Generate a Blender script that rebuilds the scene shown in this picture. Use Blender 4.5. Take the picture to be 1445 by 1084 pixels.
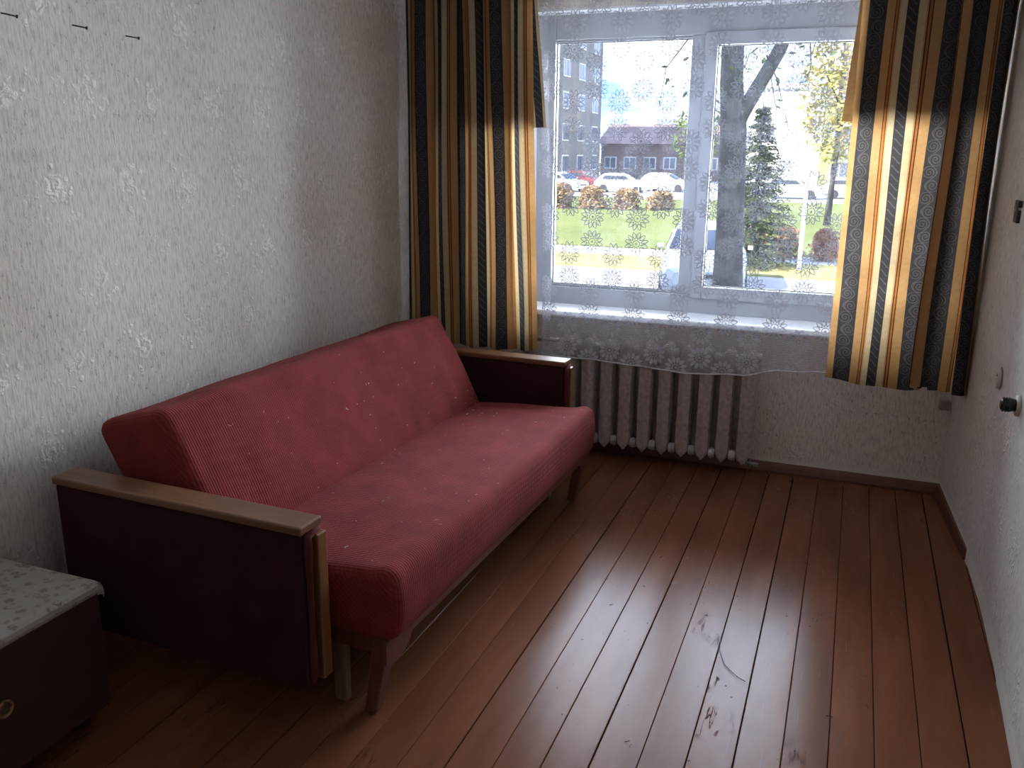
import bpy, bmesh, math, random
from mathutils import Vector, Matrix
from math import sin, cos, pi, atan, atan2, sqrt, radians as rad, floor
rnd = random.Random(7)
S = bpy.context.scene
for o in list(bpy.data.objects): bpy.data.objects.remove(o)
COL = S.collection

# ------------------------------------------------------------------ camera
cd = bpy.data.cameras.new('camera'); cam = bpy.data.objects.new('camera', cd); COL.objects.link(cam)
cd.sensor_fit = 'HORIZONTAL'; cd.sensor_width = 36.0; cd.lens = 36.0 * 1220.0 / 1445.0
cd.clip_start = 0.02; cd.clip_end = 600
PAN, TILT, ROLL = -0.370214288, -0.262904440, 0.00983959
fw = Vector((sin(PAN)*cos(TILT), cos(PAN)*cos(TILT), sin(TILT)))
r0 = fw.cross(Vector((0, 0, 1))).normalized(); u0 = r0.cross(fw)
rt = r0*cos(ROLL) + u0*sin(ROLL); up = -r0*sin(ROLL) + u0*cos(ROLL)
M = Matrix((rt, up, -fw)).transposed().to_4x4(); M.translation = Vector((0, 0, 1.55))
cam.matrix_world = M
S.camera = cam

# ------------------------------------------------------------------ colour management, sky, sun
S.view_settings.view_transform = 'Standard'; S.view_settings.look = 'None'
S.view_settings.gamma = 1.0; S.view_settings.use_curve_mapping = False
S.view_settings.exposure = 0.25
SKY = 3.4
SUN = 15.0
S.cycles.transparent_max_bounces = 24
S.cycles.max_bounces = 14; S.cycles.diffuse_bounces = 8; S.cycles.transmission_bounces = 8
S.cycles.use_denoising = True
S.cycles.sample_clamp_indirect = 8.0
w = bpy.data.worlds.new('sky'); S.world = w; w.use_nodes = True
nt = w.node_tree; nt.nodes.clear()
wo = nt.nodes.new('ShaderNodeOutputWorld'); bg = nt.nodes.new('ShaderNodeBackground')
tc = nt.nodes.new('ShaderNodeTexCoord')
mp = nt.nodes.new('ShaderNodeMapping'); mp.inputs['Scale'].default_value = (1, 1, 2.2)
ns = nt.nodes.new('ShaderNodeTexNoise'); ns.inputs['Scale'].default_value = 4.0; ns.inputs['Detail'].default_value = 6
rp = nt.nodes.new('ShaderNodeValToRGB')
rp.color_ramp.elements[0].position = .42; rp.color_ramp.elements[0].color = (.20, .40, .95, 1)
rp.color_ramp.elements[1].position = .60; rp.color_ramp.elements[1].color = (.92, .96, 1.0, 1)
nt.links.new(tc.outputs['Generated'], mp.inputs[0]); nt.links.new(mp.outputs[0], ns.inputs['Vector'])
nt.links.new(ns.outputs['Fac'], rp.inputs[0]); nt.links.new(rp.outputs[0], bg.inputs[0])
bg.inputs[1].default_value = SKY
nt.links.new(bg.outputs[0], wo.inputs[0])
sd = bpy.data.lights.new('sun', 'SUN'); sd.energy = SUN; sd.angle = rad(.6); sd.color = (1, .95, .86)
so = bpy.data.objects.new('sun', sd); COL.objects.link(so)
so.rotation_euler = (rad(52), 0, rad(-38))      # from behind the house, over its roof
so.location = (-3, -3, 9)
# added area lamp outside the window, boosts the daylight that sky alone brings in
FILL = 1000.0
pd = bpy.data.lights.new('window_fill_lamp', 'AREA'); pd.shape = 'RECTANGLE'; pd.size = 5.5; pd.size_y = 2.2
pd.energy = FILL; pd.color = (.79, .87, 1.0)
po = bpy.data.objects.new('window_fill_lamp', pd); COL.objects.link(po)
po.location = (-.65, 5.3, 1.85); po.rotation_euler = (rad(-80), 0, 0)

# ------------------------------------------------------------------ node helpers
class X:
    """a float socket with arithmetic"""
    def __init__(s, nt, v): s.nt, s.v = nt, v
    def _m(s, op, *a, clamp=False):
        n = s.nt.nodes.new('ShaderNodeMath'); n.operation = op; n.use_clamp = clamp
        for i, q in enumerate((s,) + a):
            q = q.v if isinstance(q, X) else q
            if isinstance(q, (int, float)): n.inputs[i].default_value = q
            else: s.nt.links.new(q, n.inputs[i])
        return X(s.nt, n.outputs[0])
    def __add__(s, o): return s._m('ADD', o)
    def __sub__(s, o): return s._m('SUBTRACT', o)
    def __mul__(s, o): return s._m('MULTIPLY', o)
    def __truediv__(s, o): return s._m('DIVIDE', o)
    def __neg__(s): return s._m('MULTIPLY', -1.0)
    def mod(s, o): return s._m('FLOORED_MODULO', o)
    def frac(s): return s._m('FRACT')
    def floor(s): return s._m('FLOOR')
    def round(s): return s._m('ROUND')
    def abs(s): return s._m('ABSOLUTE')
    def sin(s): return s._m('SINE')
    def cos(s): return s._m('COSINE')
    def sqrt(s): return s._m('SQRT')
    def atan2(s, o): return s._m('ARCTAN2', o)
    def lt(s, o): return s._m('LESS_THAN', o)
    def gt(s, o): return s._m('GREATER_THAN', o)
    def max(s, o): return s._m('MAXIMUM', o)
    def min(s, o): return s._m('MINIMUM', o)
    def clamp(s): return s._m('ADD', 0.0, clamp=True)
    def ss(s, a, b, lo=0.0, hi=1.0):
        n = s.nt.nodes.new('ShaderNodeMapRange'); n.interpolation_type = 'SMOOTHSTEP'
        s.nt.links.new(s.v, n.inputs['Value'])
        n.inputs['From Min'].default_value = a; n.inputs['From Max'].default_value = b
        n.inputs['To Min'].default_value = lo; n.inputs['To Max'].default_value = hi
        return X(s.nt, n.outputs[0])

class Mat:
    def __init__(s, name):
        s.m = bpy.data.materials.new(name); s.m.use_nodes = True; s.nt = s.m.node_tree
        s.nt.nodes.clear(); s.out = s.nt.nodes.new('ShaderNodeOutputMaterial')
    def node(s, t): return s.nt.nodes.new(t)
    def link(s, a, b):
        a = a.v if isinstance(a, X) else a
        if isinstance(a, (int, float)): b.default_value = a
        elif isinstance(a, tuple): b.default_value = a if len(a) == 4 else (*a, 1)
        else: s.nt.links.new(a, b)
    def coord(s, kind='Object'):
        n = s.node('ShaderNodeTexCoord'); return n.outputs[kind]
    def xyz(s, kind='Object'):
        n = s.node('ShaderNodeSeparateXYZ'); s.link(s.coord(kind), n.inputs[0])
        return [X(s.nt, o) for o in n.outputs]
    def vec(s, x, y, z):
        n = s.node('ShaderNodeCombineXYZ')
        for i, q in enumerate((x, y, z)): s.link(q, n.inputs[i])
        return n.outputs[0]
    def scaled(s, sc, kind='Object'):
        n = s.node('ShaderNodeMapping'); s.link(s.coord(kind), n.inputs[0]); n.inputs['Scale'].default_value = sc
        return n.outputs[0]
    def noise(s, v, scale, detail=3, rough=.5):
        n = s.node('ShaderNodeTexNoise'); s.link(v, n.inputs['Vector']); n.inputs['Scale'].default_value = scale
        n.inputs['Detail'].default_value = detail; n.inputs['Roughness'].default_value = rough
        return X(s.nt, n.outputs['Fac'])
    def mix(s, f, a, b, mode='MIX'):
        n = s.node('ShaderNodeMix'); n.data_type = 'RGBA'; n.blend_type = mode
        s.link(f, n.inputs[0]); s.link(a, n.inputs[6]); s.link(b, n.inputs[7]); return n.outputs[2]
    def ramp(s, f, stops, interp='LINEAR'):
        n = s.node('ShaderNodeValToRGB'); r = n.color_ramp; r.interpolation = interp
        while len(r.elements) < len(stops): r.elements.new(.5)
        for e, (p, c) in zip(r.elements, stops): e.position = p; e.color = (*c, 1)
        s.link(f, n.inputs[0]); return n.outputs[0]
    def bump(s, h, strength=.3, dist=.01):
        n = s.node('ShaderNodeBump'); n.inputs['Strength'].default_value = strength; n.inputs['Distance'].default_value = dist
        s.link(h, n.inputs['Height']); return n.outputs[0]
    def pbr(s, col, rough=.6, normal=None, metal=0., spec=.5, **kw):
        n = s.node('ShaderNodeBsdfPrincipled'); s.link(col, n.inputs['Base Color']); s.link(rough, n.inputs['Roughness'])
        n.inputs['Metallic'].default_value = metal; n.inputs['Specular IOR Level'].default_value = spec
        if normal is not None: s.link(normal, n.inputs['Normal'])
        for k, v in kw.items(): n.inputs[k].default_value = v
        return n.outputs[0]
    def done(s, sh): s.nt.links.new(sh, s.out.inputs[0]); return s.m

def plain(name, col, rough=.6, var=.12, scale=30, metal=0., spec=.5, bump=.1):
    m = Mat(name); n = m.noise(m.coord(), scale, 4)
    c = m.ramp(n, [(.3, tuple(k*(1-var) for k in col)), (.7, tuple(min(1, k*(1+var)) for k in col))])
    return m.done(m.pbr(c, rough, m.bump(n, bump, .004), metal, spec))

# ---- wallpaper
def wallpaper(name, axis, base=(.69, .65, .585), dirt=.5, plaster=.0, flower=1.0):
    m = Mat(name); x, y, z = m.xyz(); h = y if axis == 'y' else x
    p = m.vec(h, z, 0.0)
    st = m.noise(m.vec(h*120.0, z*24.0, 3.0), 1.0, 4, .6)
    st2 = m.noise(m.vec(h*210.0, z*9.0, 9.0), 1.0, 2, .5)
    big = m.noise(p, 1.3, 4)
    # roses in a staggered lattice, broken up by noise
    wob = m.noise(p, 16.0, 2)
    row = (z/.26).floor()
    hx = h + row.mod(2.0)*.14 + (row*12.9898).sin()*.03
    cx = (hx/.28).frac()*.28 - .14 + (wob-.5)*.07
    cz = (z/.26).frac()*.26 - .13 + (m.noise(p, 17.0, 2)-.5)*.07
    r = (cx*cx + cz*cz).sqrt(); th = cz.atan2(cx)
    pet = ((r*190.0 + th*2.0 + wob*6.0 + (th*5.0).sin()*.8).sin()*.5 + .5) * r.ss(.052, .030)
    lv = m.node('ShaderNodeTexVoronoi'); m.link(p, lv.inputs['Vector']); lv.inputs['Scale'].default_value = 42
    leaf = X(m.nt, lv.outputs['Distance']).ss(.45, .22) * r.ss(.145, .07) * m.noise(p, 24.0, 2).ss(.47, .60)
    fl = pet.max(leaf) * m.noise(p, 3.0, 2).ss(.30, .6) * m.noise(p, 55.0, 2).ss(.30, .52)
    speck = m.noise(m.vec(h*70.0, z*38.0, 1.0), 1.0, 3, .7).ss(.60, .67) * (m.noise(p, 2.6, 3).ss(.40, .60)*.8 + .2)
    col = m.ramp(st, [(.28, tuple(k*.66 for k in base)), (.5, base), (.75, tuple(min(1, k*1.12) for k in base))])
    col = m.mix(st2.ss(.5, .75)*.45, col, tuple(k*.68 for k in base))
    col = m.mix(fl*.85*flower, col, (.86, .84, .79))
    yel = m.mix(big.ss(.42, .70)*.5, col, (.78, .70, .58), 'MULTIPLY')
    col = m.mix(speck*(.85*dirt), yel, (.17, .12, .09))
    if plaster:
        edge = z.ss(.085, .06)
        col = m.mix(edge*m.noise(p, 25.0, 3).ss(.2, .45)*plaster, col, (.72, .70, .63))
    hgt = st*.6 + fl*1.2 - speck*.4
    return m.done(m.pbr(col, .85, m.bump(hgt, .45, .006), spec=.2))

# ---- floor paint
def floor_paint():
    m = Mat('floor_paint')
    x, y, z = m.xyz('Object'); oi = m.node('ShaderNodeObjectInfo'); rn = X(m.nt, oi.outputs['Random'])
    p = m.vec(x + rn*7.0, y + rn*13.0, z)
    n1 = m.noise(m.vec((x + rn*7.0)*9.0, (y + rn*13.0)*1.6, 0.0), 1.0, 4)
    n2 = m.noise(p, 70.0, 3)
    col = m.ramp(n1, [(.3, (.135, .050, .025)), (.55, (.175, .067, .033)), (.75, (.21, .083, .041))])
    chipn = m.noise(m.vec((x + rn*7.0)*30.0, (y + rn*13.0)*9.0, 5.0), 1.0, 5, .65)
    wx, wy = (x + .28)*3.6, (y - 2.35)*1.3
    worn = (wx*wx + wy*wy).sqrt().ss(1.0, .2)*.13
    zone = (m.noise(p, 2.1, 3) + worn).ss(.555, .67)
    chip = chipn.ss(.63, .66)*zone
    crack = (m.noise(m.vec((x + rn*7.0)*22.0, (y + rn*13.0)*2.2, 8.0), 1.0, 4, .6) - .5).abs().ss(.017, .006)*zone
    col = m.mix(chip*.7, col, (.085, .035, .022))
    col = m.mix(crack*.85, col, (.045, .025, .018))
    scr = m.noise(m.vec((x+rn)*160.0, y*5.0, 2.0), 1.0, 2).ss(.70, .76)*.25
    col = m.mix(scr, col, (.30, .22, .18))
    hgt = n1*.32 + n2*.05 - chip*.05 - crack*.06
    rough = chip.max(crack).ss(0.0, 1.0, .19, .5)
    sh = m.pbr(col, rough + n2*.10, m.bump(hgt, .35, .006))
    m.link(X(m.nt, chip.max(crack).v)*-.085 + .09, sh.node.inputs['Specular IOR Level'])
    return m.done(sh)

# ---- red sofa cloth
def sofa_cloth(name, col, weave=1.0):
    m = Mat(name); x, y, z = m.xyz()
    a = (y*330.0 + z*180.0 + x*180.0).sin()*(y*330.0 - z*180.0 - x*180.0).sin()
    n = m.noise(m.coord(), 9.0, 4); f = m.noise(m.coord(), 260.0, 2)
    c = m.ramp(n + (f-.5)*.4, [(.3, tuple(k*.80 for k in col)), (.7, tuple(k*1.14 for k in col))])
    b = m.bump(a*.5*weave + f*.8 + n*1.0, .45, .004)
    sh = m.pbr(c, .95, b, spec=.12)
    nd = sh.node; nd.inputs['Sheen Weight'].default_value = .05; nd.inputs['Sheen Roughness'].default_value = .5
    nd.inputs['Sheen Tint'].default_value = (1, .5, .55, 1)
    return m.done(sh)

def wood(name, a, b, rough=.4, along='x', spec=.5):
    m = Mat(name); x, y, z = m.xyz()
    s = {'x': (2., 40., 40.), 'y': (40., 2., 40.), 'z': (40., 40., 2.)}[along]
    n = m.noise(m.vec(x*s[0], y*s[1], z*s[2]), 1.0, 5, .6)
    c = m.ramp(n, [(.3, a), (.7, b)])
    return m.done(m.pbr(c, rough, m.bump(n, .1, .003), spec=spec))

# ---- curtain cloth: stripes with scroll and rope motifs, lets light through
def curtain_cloth(name, through):
    m = Mat(name)
    n = m.node('ShaderNodeUVMap'); n.uv_map = 'UVMap'; s = m.node('ShaderNodeSeparateXYZ'); m.link(n.outputs[0], s.inputs[0])
    u, v = X(m.nt, s.outputs[0]), X(m.nt, s.outputs[1])
    P = .28; t = u.mod(P)
    cha, gold, ora, bro, cre = (.050, .052, .062), (.52, .32, .15), (.42, .18, .06), (.10, .035, .018), (.60, .50, .33)
    bands = [(0, cha), (.07, gold), (.104, bro), (.108, ora), (.116, bro), (.120, gold), (.125, cre), (.152, cha),
             (.195, cre), (.222, gold), (.227, bro), (.231, ora), (.239, bro), (.243, gold)]
    col = m.ramp(t/P, [(k/P, c) for k, c in bands], 'CONSTANT')
    # scrolls
    c = t - .035; k = (v/.052).floor(); side = k.mod(2.0)*2.0 - 1.0
    cx = c - side*.009; cz = (v/.052).frac()*.052 - .026
    r = (cx*cx + cz*cz).sqrt(); th = cz.atan2(cx)*side
    spi = ((r/.0115 - th/(2*pi)).frac() - .5).abs().lt(.13) * r.lt(.027) * c.abs().lt(.031)
    vine = (c - (v*(pi/.052)).sin()*.020).abs().lt(.0022) * c.abs().lt(.031)
    # rope
    c2 = t - .1735
    rope = (((v/.036) + (c2*75.0).sin()*.42).frac() - .5).abs().lt(.085) * c2.abs().lt(.0165)
    mot = spi.max(vine).max(rope)
    col = m.mix(mot*.85, col, (.125, .125, .13))
    wv = (u*2600.0).sin()*(v*2600.0).sin(); nz = m.noise(m.vec(u, v, 0.0), 60.0, 3)
    col = m.mix(.18, col, m.ramp(nz, [(.35, (.4, .36, .3)), (.65, (1, 1, 1))]), 'MULTIPLY')
    bn = m.bump(nz*.4 + wv*.2 + mot*.4, .25, .003)
    d = m.pbr(col, .8, bn, spec=.15)
    tr = m.node('ShaderNodeBsdfTranslucent')
    m.link(m.mix(1.0, col, (1.0, .86, .66), 'MULTIPLY'), tr.inputs[0])
    mx = m.node('ShaderNodeMixShader'); mx.inputs[0].default_value = through
    m.link(d, mx.inputs[1]); m.link(tr.outputs[0], mx.inputs[2])
    return m.done(mx.outputs[0])

# ---- lace
def lace_cloth():
    m = Mat('white_lace')
    n = m.node('ShaderNodeUVMap'); n.uv_map = 'UVMap'; s = m.node('ShaderNodeSeparateXYZ'); m.link(n.outputs[0], s.inputs[0])
    x, z = X(m.nt, s.outputs[0]), X(m.nt, s.outputs[1])
    PX, PZ = .1118, .355
    p = (x + 1.301)/PX; col = p.round(); dx = (p - col)*PX
    z0 = (z - 1.718 - col.mod(2.0)*(PZ/2) + PZ/2).mod(PZ) - PZ/2
    dz = z0.abs() - .060
    r = (dx*dx + dz*dz).sqrt(); th = dz.atan2(dx)
    tg = ((th*(12/(2*pi))).frac() - .5).abs()*(2*pi/12)*r
    sx = ((r - .022)/.036).max(0.0).min(1.0)
    wd = (sx*pi).sin()*.0098*(sx*.35 + .75)
    ring = r.gt(.021)*r.lt(.0585)
    inside = tg.lt(wd)*ring
    outl = (tg - wd + .0008).abs().lt(.0023)*ring
    cen = (r - .0165).abs().lt(.0018).max(r.lt(.0048))
    disc = r.lt(.018)
    # fine net: horizontal threads, vertical loops
    net = (z*(2*pi/.0066)).sin()*.5 + .5
    netv = (x*(2*pi/.0062)).sin()*.5 + .5
    low = z.ss(.75, .71)
    a = net*.06 + netv*.04 + .045 + low*.32*(net*.7 + .3)
    a = a.max(inside*(low*.62 + .20)).max(disc*.20).max(outl*(low*-.55 + .85)).max(cen*.85)
    df = m.node('ShaderNodeBsdfDiffuse'); df.inputs[0].default_value = (.66, .68, .74, 1)
    tl = m.node('ShaderNodeBsdfTranslucent'); tl.inputs[0].default_value = (.46, .50, .64, 1)
    mx = m.node('ShaderNodeMixShader'); mx.inputs[0].default_value = .035
    m.link(df.outputs[0], mx.inputs[1]); m.link(tl.outputs[0], mx.inputs[2])
    tp = m.node('ShaderNodeBsdfTransparent')
    m2 = m.node('ShaderNodeMixShader'); m.link(a, m2.inputs[0]); m.link(tp.outputs[0], m2.inputs[1]); m.link(mx.outputs[0], m2.inputs[2])
    return m.done(m2.outputs[0])

def glass_mat():
    m = Mat('window_glass'); tp = m.node('ShaderNodeBsdfTransparent'); tp.inputs[0].default_value = (.95, .96, .97, 1)
    gl = m.node('ShaderNodeBsdfGlossy'); gl.inputs['Roughness'].default_value = .02
    lw = m.node('ShaderNodeFresnel'); lw.inputs[0].default_value = 1.45
    mx = m.node('ShaderNodeMixShader'); m.link(lw.outputs[0], mx.inputs[0]); m.link(tp.outputs[0], mx.inputs[1]); m.link(gl.outputs[0], mx.inputs[2])
    return m.done(mx.outputs[0])

WP_L = wallpaper('wallpaper_left', 'y', dirt=.55)
WP_R = wallpaper('wallpaper_right', 'y', base=(.68, .645, .60), dirt=.7, plaster=1.0, flower=.3)
WP_B = wallpaper('wallpaper_window_wall', 'x', base=(.70, .625, .565), dirt=1.0, plaster=.9, flower=.25)
PLASTER = plain('ceiling_whitewash', (.86, .84, .80), .9)
FLOOR = floor_paint()
RED = sofa_cloth('red_upholstery', (.195, .031, .028))
DKRED = sofa_cloth('dark_red_panel_cloth', (.042, .012, .015), .4)
WELT = sofa_cloth('welt_cloth', (.12, .028, .028), .3)
WOOD = wood('arm_wood', (.13, .060, .030), (.22, .105, .050), .38, 'x')
STRIPW = wood('strip_wood', (.14, .058, .024), (.22, .095, .038), .38, 'z')
LEGW = wood('leg_wood', (.11, .032, .024), (.16, .05, .036), .45, 'z')
PALEW = wood('pale_post_wood', (.14, .085, .05), (.21, .13, .08), .6, 'z')
CABW = wood('cabinet_wood', (.036, .015, .012), (.058, .023, .017), .42, 'y')
CURT = curtain_cloth('striped_curtain_cloth', .50); CURT2 = curtain_cloth('lined_valance_cloth', .05); LACE = lace_cloth(); GLASS = glass_mat()
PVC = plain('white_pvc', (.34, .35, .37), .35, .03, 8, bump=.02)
SILLM = plain('white_sill_paint', (.80, .80, .80), .35, .04, 20)
GASKET = plain('black_gasket', (.03, .03, .035), .6)
RADI = plain('radiator_paint', (.42, .355, .32), .5, .22, 45, bump=.25)
WORN = plain('worn_radiator_metal', (.42, .40, .38), .4, .3, 60)
IRON = plain('dark_metal', (.05, .045, .045), .45, .3, 90, metal=.5)
STEEL = plain('dull_steel', (.30, .28, .26), .35, .3, 60, metal=.8)
BASEP = plain('baseboard_paint', (.135, .045, .030), .4, .25, 25, bump=.25)
BLACK = plain('black_bakelite', (.012, .012, .014), .25, .1)
IVORY = plain('ivory_plastic', (.52, .50, .44), .4, .1)

# ------------------------------------------------------------------ mesh helpers
def link(o, parent=None):
    COL.objects.link(o)
    if parent: o.parent = parent
    return o
def mesh_obj(name, bm, mat, parent=None, smooth=False):
    me = bpy.data.meshes.new(name); bmesh.ops.recalc_face_normals(bm, faces=bm.faces[:]); bm.to_mesh(me); bm.free()
    if smooth:
        for f in me.polygons: f.use_smooth = True
    for q in (mat if isinstance(mat, (list, tuple)) else [mat]): me.materials.append(q)
    return link(bpy.data.objects.new(name, me), parent)
def empty(name, loc=(0, 0, 0), rz=0.):
    o = bpy.data.objects.new(name, None); o.location = loc; o.rotation_euler = (0, 0, rz); o.empty_display_size = .1
    return link(o)
def tag(o, label, cat, group=None):
    o['label'] = label; o['category'] = cat
    if group: o['group'] = group
    return o
def struct(o): o['kind'] = 'structure'; return o
def stuff(o): o['kind'] = 'stuff'; return o
def box(bm, x0, x1, y0, y1, z0, z1, bev=0., seg=2):
    r = bmesh.ops.create_cube(bm, size=1.0)
    vs = r['verts']
    for v in vs: v.co = Vector(((x0+x1)/2 + v.co.x*(x1-x0), (y0+y1)/2 + v.co.y*(y1-y0), (z0+z1)/2 + v.co.z*(z1-z0)))
    if bev:
        es = list({e for v in vs for e in v.link_edges})
        bmesh.ops.bevel(bm, geom=es, offset=bev, segments=seg, affect='EDGES', profile=.5)
    return vs
def bx(name, mat, parent, *a, **k):
    bm = bmesh.new(); box(bm, *a, **k); return mesh_obj(name, bm, mat, parent)
def tube(bm, a, b, r0, r1=None, seg=12, cap=True):
    a, b = Vector(a), Vector(b); r1 = r0 if r1 is None else r1; d = b - a
    q = d.to_track_quat('Z', 'Y').to_matrix().to_4x4(); q.translation = (a+b)/2
    return bmesh.ops.create_cone(bm, cap_ends=cap, segments=seg, radius1=r0, radius2=r1, depth=d.length, matrix=q)['verts']
def path_tube(bm, pts, rad_, seg=8):
    rings = []
    for i, p in enumerate(pts):
        p = Vector(p); d = (Vector(pts[min(i+1, len(pts)-1)]) - Vector(pts[max(i-1, 0)])).normalized()
        q = d.to_track_quat('Z', 'Y').to_matrix(); r = rad_[i] if isinstance(rad_, (list, tuple)) else rad_
        rings.append([bm.verts.new(p + q @ Vector((r*cos(2*pi*k/seg), r*sin(2*pi*k/seg), 0))) for k in range(seg)])
    for A, B in zip(rings, rings[1:]):
        for k in range(seg): bm.faces.new((A[k], A[(k+1) % seg], B[(k+1) % seg], B[k]))
    bm.faces.new(rings[0]); bm.faces.new(rings[-1])
def prism(bm, pts, axis, a, b):
    """polygon pts extruded along axis from a to b"""
    def P(p, t): return {'x': (t, p[0], p[1]), 'y': (p[0], t, p[1]), 'z': (p[0], p[1], t)}[axis]
    A = [bm.verts.new(P(p, a)) for p in pts]; B = [bm.verts.new(P(p, b)) for p in pts]; n = len(pts)
    bm.faces.new(A); bm.faces.new(B)
    for i in range(n): bm.faces.new((A[i], A[(i+1) % n], B[(i+1) % n], B[i]))
def rounded(sx, sy, sz, r, n=(10, 30, 6)):
    """soft cushion centred on 0: gridded box with rounded edges"""
    bm = bmesh.new()
    import itertools
    def grid(ax, s):
        i, j = [k for k in range(3) if k != ax]; ni, nj = n[i], n[j]; size = (sx, sy, sz); V = {}
        def spaced(k, m): # denser by the edges
            t = k/m; return (t + .10*sin(2*pi*t)*-1) if m > 3 else t
        for a in range(ni+1):
            for b in range(nj+1):
                c = [0, 0, 0]; c[ax] = s*size[ax]/2; c[i] = (spaced(a, ni)-.5)*size[i]; c[j] = (spaced(b, nj)-.5)*size[j]
                q = Vector([max(-size[k]/2 + r, min(size[k]/2 - r, c[k])) for k in range(3)]); d = Vector(c) - q
                if d.length > 1e-9: d = d.normalized()*r
                V[a, b] = bm.verts.new(q + d)
        for a in range(ni):
            for b in range(nj): bm.faces.new((V[a, b], V[a+1, b], V[a+1, b+1], V[a, b+1]))
    for ax in range(3):
        for s in (-1, 1): grid(ax, s)
    bmesh.ops.remove_doubles(bm, verts=bm.verts[:], dist=1e-5)
    return bm

# ------------------------------------------------------------------ the room
Y = 4.309; XL = -2.20; YB = -1.8; ZC = 2.60
WX0, WX1, WZ0, WZ1 = -1.60, .36, .735, 2.22      # window opening
TH = .36
# floor: joists slab + one object per plank
floor_ = struct(bx('floor', plain('subfloor', (.02, .014, .012), .9), None, XL-.1, .75, YB-.1, Y+.02, -.12, -.030))
plank_edges = [-.383 + .1163*k for k in range(-16, 9)]
plank_edges = [e for e in plank_edges]
bm = bmesh.new(); box(bm, -.0569, .0569, YB-.05, Y+.012, -.029, 0., bev=.0014, seg=1)
pm = bpy.data.meshes.new('plank'); bm.to_mesh(pm); bm.free(); pm.materials.append(FLOOR)
for k, e in enumerate(plank_edges):
    o = bpy.data.objects.new('plank', pm); link(o, floor_)
    o.location = (e + .058 + rnd.uniform(-.0006, .0006), 0, rnd.uniform(-.0018, 0.))
    o.rotation_euler = (0, rad(rnd.uniform(-.22, .22)), rad(rnd.uniform(-.015, .015)))
struct(bx('ceiling', PLASTER, None, XL-.1, .75, YB-.1, Y+TH, ZC, ZC+.15))
struct(bx('wall_left', WP_L, None, XL-.12, XL, YB-.1, Y+.05, -.1, ZC+.05))
struct(bx('wall_front', plain('front_wallpaper', (.68, .62, .55), .6), None, XL-.1, .75, YB-.12, YB, -.1, ZC+.05))
# right wall, slightly bowed
prof = [(Y+.05, .500), (Y, .503), (3.95, .525), (3.579, .548), (3.222, .558), (2.788, .552), (2.277, .533), (1.5, .515), (.5, .50), (YB-.1, .49)]
bm = bmesh.new(); pts = [(x, y) for y, x in prof] + [(.80, YB-.1), (.80, Y+.05)]
prism(bm, pts, 'z', -.1, ZC+.05); struct(mesh_obj('wall_right', bm, WP_R))
# window wall with its opening
bm = bmesh.new()
box(bm, XL-.1, WX0, Y, Y+TH, -.1, ZC+.05); box(bm, WX1, .80, Y, Y+TH, -.1, ZC+.05)
box(bm, WX0, WX1, Y, Y+TH, -.1, WZ0-.02); box(bm, WX0, WX1, Y, Y+TH, WZ1, ZC+.05)
struct(mesh_obj('wall_back', bm, WP_B))
# plastered reveals (lining of the opening)
REV = plain('reveal_plaster', (.72, .73, .74), .7, .05)
bm = bmesh.new()
box(bm, WX0-.001, WX0+.008, Y-.001, Y+.125, WZ0, WZ1); box(bm, WX1-.008, WX1+.001, Y-.001, Y+.125, WZ0, WZ1)
box(bm, WX0+.008, WX1-.008, Y-.001, Y+.125, WZ1-.008, WZ1+.001)
struct(mesh_obj('trim_1', bm, REV))
# outer face of the house above and beside the room
FAC = plain('house_facade', (.55, .52, .47), .9)
bm = bmesh.new()
box(bm, -16, XL-.1, Y+TH, Y+TH+.1, -1.5, 12.3); box(bm, .80, 14, Y+TH, Y+TH+.1, -1.5, 12.3)
box(bm, XL-.1, .80, Y+TH, Y+TH+.1, ZC+.05, 12.3); box(bm, XL-.1, .80, Y+TH, Y+TH+.1, -1.5, -.1)
struct(mesh_obj('wall_facade', bm, FAC))

# baseboards
def moulding(pts_xy, inward, name):
    bm = bmesh.new(); sec = [(0, 0), (.022, 0), (.022, .010), (.016, .034), (.010, .046), (0, .050)]
    rings = []
    for (x, y), (nx, ny) in zip(pts_xy, inward):
        rings.append([bm.verts.new((x + nx*d, y + ny*d, z)) for d, z in sec])
    for A, B in zip(rings, rings[1:]):
        for k in range(len(sec)): bm.faces.new((A[k], A[(k+1) % 6], B[(k+1) % 6], B[k]))
    bm.faces.new(rings[0]); bm.faces.new(rings[-1])
    return struct(mesh_obj(name, bm, BASEP))
moulding([(XL, Y), (.503, Y)], [(0, -1), (0, -1)], 'baseboard_back')
rw = [(x, y) for y, x in prof[1:6]]
moulding(rw[:3], [(-1, 0), (-.8, 0), (-.5, 0)], 'baseboard_right')

# window: outer frame, fixed pane on the left, sash on the right
G = Y + .12
win = struct(empty('window_1', (-.75, G, WZ0)))
def wpart(name, mat, *a, bev=.004, parent=win):
    bm = bmesh.new(); box(bm, *a, bev=bev)
    for v in bm.verts: v.co -= Vector((-.75, G, WZ0))
    return mesh_obj(name, bm, mat, parent)
GLT, GLB = 2.094, .848; FX0, FX1 = WX0+.006, WX1-.006
MX0, MX1 = -.811, -.735
wpart('frame_jamb', PVC, FX0, -1.500, G, G+.07, WZ0, WZ1-.006)
wpart('frame_jamb', PVC, FX1-.055, FX1, G, G+.07, WZ0, WZ1-.006)
wpart('frame_head', PVC, -1.500, FX1-.055, G, G+.07, GLT, WZ1-.006)
wpart('frame_foot', PVC, -1.500, FX1-.055, G, G+.07, WZ0, GLB)
wpart('mullion', PVC, MX0, MX1, G-.001, G+.07, GLB, GLT)
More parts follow.
